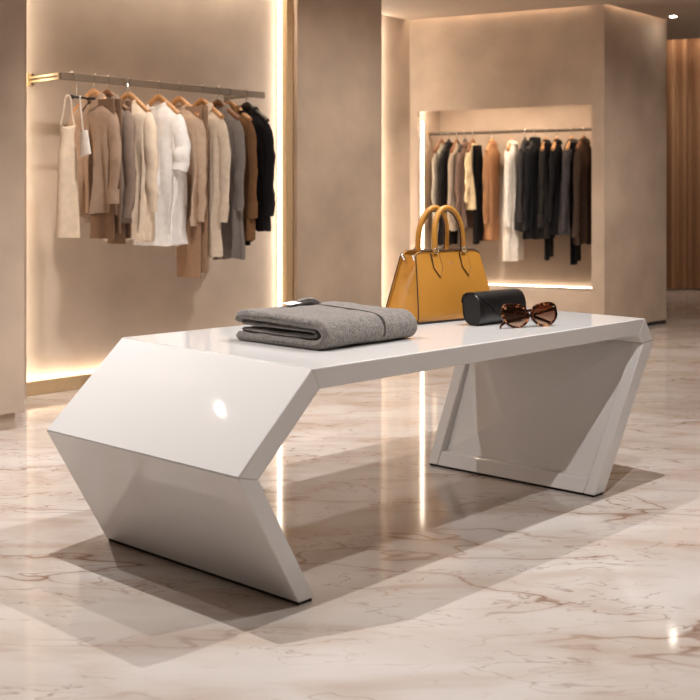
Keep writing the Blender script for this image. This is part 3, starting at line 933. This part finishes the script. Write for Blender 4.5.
def rail_garment(u, label, cat, name, kind, wood='wood', hanger_label=None, rz=0.0, dz=0.0, dv=0.0, **kw):
    """a hanger on the niche rail and the garment on it"""
    rise = 0.066
    pos = uv(u, RAIL_V + dv, RAIL_Z - rise)
    rot = TH - PI / 2 + rz
    if hanger_label:
        hg = thing('clothes_hanger', hanger_label, 'hanger', pos, rot, 'hangers on the niche rail')
        hanger_parts(hg, M[wood], rise, 0.011, 0.019)
    gm = thing(name, label, cat, pos - Vector((0, 0, dz)), rot, 'clothes on the niche rail')
    (trouser_parts if kind == 'trousers' else garment_parts)(gm, **kw)

S = cloth
rail_garment(3.489, 'taupe collared overshirt on the first wooden hanger of the niche rail', 'shirt', 'overshirt', 'top', 'wood',
             'wooden hanger holding the taupe collared overshirt', col=S(166, 142, 124), L=0.60, sleeve=0.56, collar='shirt', seed=1, placket=True, D=0.045)
rail_garment(3.500, 'brown trousers hanging just behind the taupe collared overshirt', 'trousers', 'trousers', 'trousers', 'wood_dark',
             None, col=S(126, 102, 84), L=0.77, W=0.11, seed=31, x=0.09)
rail_garment(3.575, 'greyish brown jacket between the taupe overshirt and the cream sweater', 'jacket', 'jacket', 'top', 'wood_dark',
             'dark hanger holding the greyish brown jacket', col=S(142, 125, 114), L=0.64, sleeve=0.63, collar='lapel', seed=2, W=0.19, D=0.055, swidth=0.047)
rail_garment(3.592, 'dark taupe trousers hanging below the greyish brown jacket', 'trousers', 'trousers', 'trousers', 'wood_dark',
             None, col=S(134, 108, 90), L=0.80, W=0.07, seed=32, x=0.085)
rail_garment(3.712, 'cream knit sweater with long wide sleeves on a wooden hanger', 'sweater', 'sweater', 'top', 'wood',
             'wooden hanger holding the cream knit sweater', col=S(232, 214, 194), L=0.74, sleeve=0.60, collar='crew', seed=3, W=0.19, D=0.055, hem=0.2, swidth=0.047, fold=0.02, nf=9)
rail_garment(3.915, 'white loose blouse with short sleeves in the middle of the niche rail', 'blouse', 'blouse', 'top', 'wood',
             'pale wooden hanger holding the white short-sleeved blouse', col=S(238, 236, 236), L=0.77, sleeve=0.38, collar='crew', seed=4, W=0.19, D=0.05, hem=0.2, swidth=0.05, fold=0.024, nf=9)
rail_garment(4.060, 'light brown blouse just behind the white short-sleeved blouse', 'blouse', 'blouse', 'top', 'wood',
             'wooden hanger holding the light brown blouse', col=S(190, 166, 146), L=0.66, sleeve=0.66, collar='crew', seed=5, D=0.045)
rail_garment(4.075, 'long tan brown trousers reaching lowest of all on the niche rail', 'trousers', 'trousers', 'trousers', 'wood_dark',
             None, col=S(152, 122, 100), L=1.0, W=0.115, seed=33, x=0.085)
rail_garment(4.225, 'off white long-sleeved shirt on a wooden hanger beside the grey coat', 'shirt', 'shirt', 'top', 'wood',
             'wooden hanger holding the off white shirt', col=S(212, 196, 178), L=0.84, sleeve=0.66, collar='shirt', seed=6, D=0.045, fold=0.016)
rail_garment(4.345, 'mid grey long coat between the off white shirt and the brown shirt', 'coat', 'coat', 'top', 'wood_dark',
             'dark hanger holding the mid grey coat', col=S(124, 117, 114), L=0.86, sleeve=0.60, collar='lapel', seed=7, D=0.045)
rail_garment(4.435, 'dark brown shirt with buttoned cuffs beside the grey coat', 'shirt', 'shirt', 'top', 'wood',
             'reddish wooden hanger holding the dark brown shirt', col=S(118, 86, 60), L=0.76, sleeve=0.64, collar='shirt', seed=8, D=0.048, placket=True)
rail_garment(4.450, 'black trousers peeping out below the dark brown shirt', 'trousers', 'trousers', 'trousers', 'wood_black',
             None, col=S(36, 32, 32), L=0.86, W=0.06, seed=34, x=0.085)
rail_garment(4.570, 'black collared jacket at the far end of the niche rail', 'jacket', 'jacket', 'top', 'wood_black',
             'black hanger holding the black jacket', col=S(34, 32, 34), L=0.70, sleeve=0.63, collar='shirt', seed=9, D=0.05, placket=True)

# thin black rod below the rail with a cream camisole on it
rd = thing('display_rod', 'thin black rod hung under the bronze rail by a wire', 'rod', uv(3.335, RAIL_V - 0.05, 1.553), TH)
MB().tube([(0, 0, 0), (0.36, 0, 0)], 0.006, 10).out('rod_bar', M['black'], rd, smooth=60)
MB().tube([(-0.001, 0, 0), (-0.014, 0, 0)], 0.011, 12).out('end_cap', M['black'], rd, smooth=60)
for x_ in (0.02, 0.34):
    MB().tube(spline([(x_, 0, 0.004), (x_, 0.0, 0.08), (x_, 0.034, 0.13), (x_, 0.05, 0.134), (x_, 0.066, 0.125)], 5), 0.002, 6).out('hanging_wire', M['chrome'], rd)
cm = thing('camisole', 'pale cream camisole hanging by thin straps from the black rod', 'camisole', uv(3.30, RAIL_V - 0.05, 1.553), TH - PI / 2 + 1.25, 'clothes on the niche rail')
random.seed(5)
rings = []
for j in range(22):
    k = j / 21
    z = -0.155 - 0.565 * k
    r = []
    for q_ in range(40):
        an = 2 * PI * q_ / 40
        c_, s2 = math.cos(an), math.sin(an)
        w_ = 0.042 + 0.02 * k - 0.012 * math.exp(-((k - 0.12) / 0.08) ** 2)
        x = w_ * math.copysign(abs(c_) ** 0.8, c_)
        r.append((x, 0.02 * s2 + 0.008 * (0.3 + k) * math.sin(x * 60 + 1) + nz((x, z, 3), 9, 0.008), z + 0.015 * math.cos(2 * an) * (1 - k)))
    rings.append(r)
MB().loft(rings).out('garment_body', S(236, 218, 196), cm, smooth=70)
for sx in (-1, 1):
    MB().tube(spline([(sx * 0.036, 0, -0.15), (sx * 0.022, -0.004, -0.08), (sx * 0.014, -0.010, -0.01), (0.0, 0, 0.008), (-sx * 0.002, 0.010, -0.004)], 6), 0.0022, 6, ry=0.004).out('strap', S(240, 226, 208), cm)
# small white pouch hung beside it
pc = thing('fabric_pouch', 'small white folded fabric pouch hanging from the black rod by a ribbon', 'pouch', uv(3.375, RAIL_V - 0.05, 1.553), TH - PI / 2 + 0.25)
MB().tube(spline([(0.075, -0.06, -0.20), (0.05, -0.045, -0.10), (0.01, -0.012, -0.01), (0.0, 0.0, 0.008), (-0.004, 0.008, -0.002)], 6), 0.0025, 6, ry=0.005).out('ribbon', S(238, 232, 224), pc)
rings = []
for j in range(12):
    k = j / 11
    rings.append([(0.078 + 0.012 * k + (0.022 + 0.012 * k) * math.cos(2 * PI * q_ / 24), -0.06 + (0.010 + 0.005 * k) * math.sin(2 * PI * q_ / 24), -0.18 - 0.12 * k + 0.008 * math.cos(2 * PI * q_ / 24)) for q_ in range(24)])
MB().loft(rings).out('pouch_body', S(236, 230, 224), pc, smooth=60)

# ------------------------------------------------------------------ alcove clothes
def alcove_garment(px, label, cat, name, kind, wood='wood_dark', hanger_label=None, rz=0.0, **kw):
    k = (px - 350) / 1138.0
    # position along the alcove rail, measured along the wall
    bx, by = BP.x - math.sin(BR) * AR_D, BP.y + math.cos(BR) * AR_D
    s_ = (k * by - bx) / (math.cos(BR) - k * math.sin(BR))
    rise = 0.062
    pos = bw(s_, AR_D, AR_Z - rise)
    rot = BR - PI / 2 + rz
    if hanger_label:
        hg = thing('clothes_hanger', hanger_label, 'hanger', pos, rot, 'hangers on the alcove rail')
        hanger_parts(hg, M[wood], rise, 0.014, 0.014)
    gm = thing(name, label, cat, pos, rot, 'clothes on the alcove rail')
    (trouser_parts if kind == 'trousers' else garment_parts)(gm, **kw)

A = alcove_garment
g_ = dict(D=0.04, W=0.172, hem=0.175, sx_out=0.02, swidth=0.04)
A(442, 'pale stone knit first on the alcove rail beside the light strip', 'sweater', 'sweater', 'top', 'wood_dark', 'hanger of the pale stone knit in the alcove', rz=0.05, col=S(178, 166, 150), L=0.88, sleeve=0.6, collar='crew', seed=41, **g_)
A(449, 'black long coat between the pale stone knit and the greige jacket', 'coat', 'coat', 'top', 'wood_black', 'hanger of the black coat beside the pale stone knit', rz=0.1, col=S(34, 30, 29), L=0.84, sleeve=0.62, collar='lapel', seed=42, **g_)
A(457, 'greige long-sleeved jacket third on the alcove rail', 'jacket', 'jacket', 'top', 'wood_dark', 'hanger of the greige jacket in the alcove', rz=0.12, col=S(176, 158, 140), L=0.72, sleeve=0.66, collar='crew', seed=43, **g_)
A(465, 'mauve brown cardigan beside the greige jacket in the alcove', 'cardigan', 'cardigan', 'top', 'wood_black', 'hanger of the mauve brown cardigan', rz=0.1, col=S(126, 102, 90), L=0.70, sleeve=0.68, collar='lapel', seed=44, **g_)
A(473, 'short pale yellow cream knit top in the alcove', 'top', 'knit_top', 'top', 'wood_dark', 'hanger of the pale yellow cream knit top', rz=0.12, col=S(232, 208, 166), L=0.54, sleeve=0.50, collar='crew', seed=45, **g_)
A(479, 'long black trousers hanging below the pale yellow cream knit top', 'trousers', 'trousers', 'trousers', 'wood_black', None, rz=0.15, col=S(30, 27, 27), L=0.88, W=0.11, seed=46, x=0.04)
A(492, 'camel brown coat in the middle of the alcove rail', 'coat', 'coat', 'top', 'wood', 'orange wooden hanger of the camel coat', rz=0.1, col=S(160, 116, 82), L=0.80, sleeve=0.68, collar='lapel', seed=47, D=0.045, W=0.168, hem=0.172, sx_out=0.02, swidth=0.043)
A(512, 'white long-sleeved blouse with a low hem on the alcove rail', 'blouse', 'blouse', 'top', 'wood', 'wooden hanger of the white blouse in the alcove', rz=0.15, col=S(236, 224, 210), L=0.96, sleeve=0.70, collar='shirt', seed=48, D=0.05, W=0.18, hem=0.19, sx_out=0.02, swidth=0.043)
A(525, 'charcoal thin shirt tucked between the white blouse and a black jacket', 'shirt', 'shirt', 'top', 'wood_black', 'hanger of the charcoal shirt beside the white blouse', rz=0.15, col=S(58, 54, 54), L=0.72, sleeve=0.66, collar='shirt', seed=49, **g_)
A(535, 'black high-necked jacket beside the charcoal shirt on the alcove rail', 'jacket', 'jacket', 'top', 'wood_black', 'hanger of the black high-necked jacket', rz=0.0, col=S(26, 25, 27), L=0.78, sleeve=0.72, collar='turtle', seed=50, D=0.055, W=0.18, hem=0.18, sx_out=0.02, swidth=0.043)
A(546, 'dark olive black shirt with wooden hanger showing above it', 'shirt', 'shirt', 'top', 'wood', 'wooden hanger of the dark olive black shirt', rz=0.12, col=S(44, 40, 38), L=0.78, sleeve=0.70, collar='shirt', seed=51, **g_)
A(550, 'long black trousers below the dark olive black shirt', 'trousers', 'trousers', 'trousers', 'wood_black', None, rz=0.1, col=S(24, 22, 23), L=1.0, W=0.11, seed=52, x=0.03)
A(557, 'plain black blazer beside the dark olive black shirt', 'blazer', 'blazer', 'top', 'wood', 'wooden hanger of the plain black blazer', rz=0.1, col=S(28, 26, 27), L=0.74, sleeve=0.66, collar='lapel', seed=53, **g_)
A(572, 'charcoal grey jacket with long sleeves near the end of the alcove rail', 'jacket', 'jacket', 'top', 'wood', 'wooden hanger of the charcoal grey jacket', rz=0.05, col=S(66, 61, 62), L=0.74, sleeve=0.72, collar='lapel', seed=54, D=0.055, W=0.18, hem=0.18, sx_out=0.02, swidth=0.043)
A(577, 'longest black trousers under the charcoal grey jacket in the alcove', 'trousers', 'trousers', 'trousers', 'wood_black', None, rz=0.05, col=S(22, 20, 21), L=1.03, W=0.12, seed=55, x=0.03)
A(584, 'dark brown overshirt last on the alcove rail beside the column', 'overshirt', 'overshirt', 'top', 'wood_dark', 'hanger of the dark brown overshirt', rz=-0.05, col=S(70, 56, 48), L=0.82, sleeve=0.78, collar='shirt', seed=56, **g_)
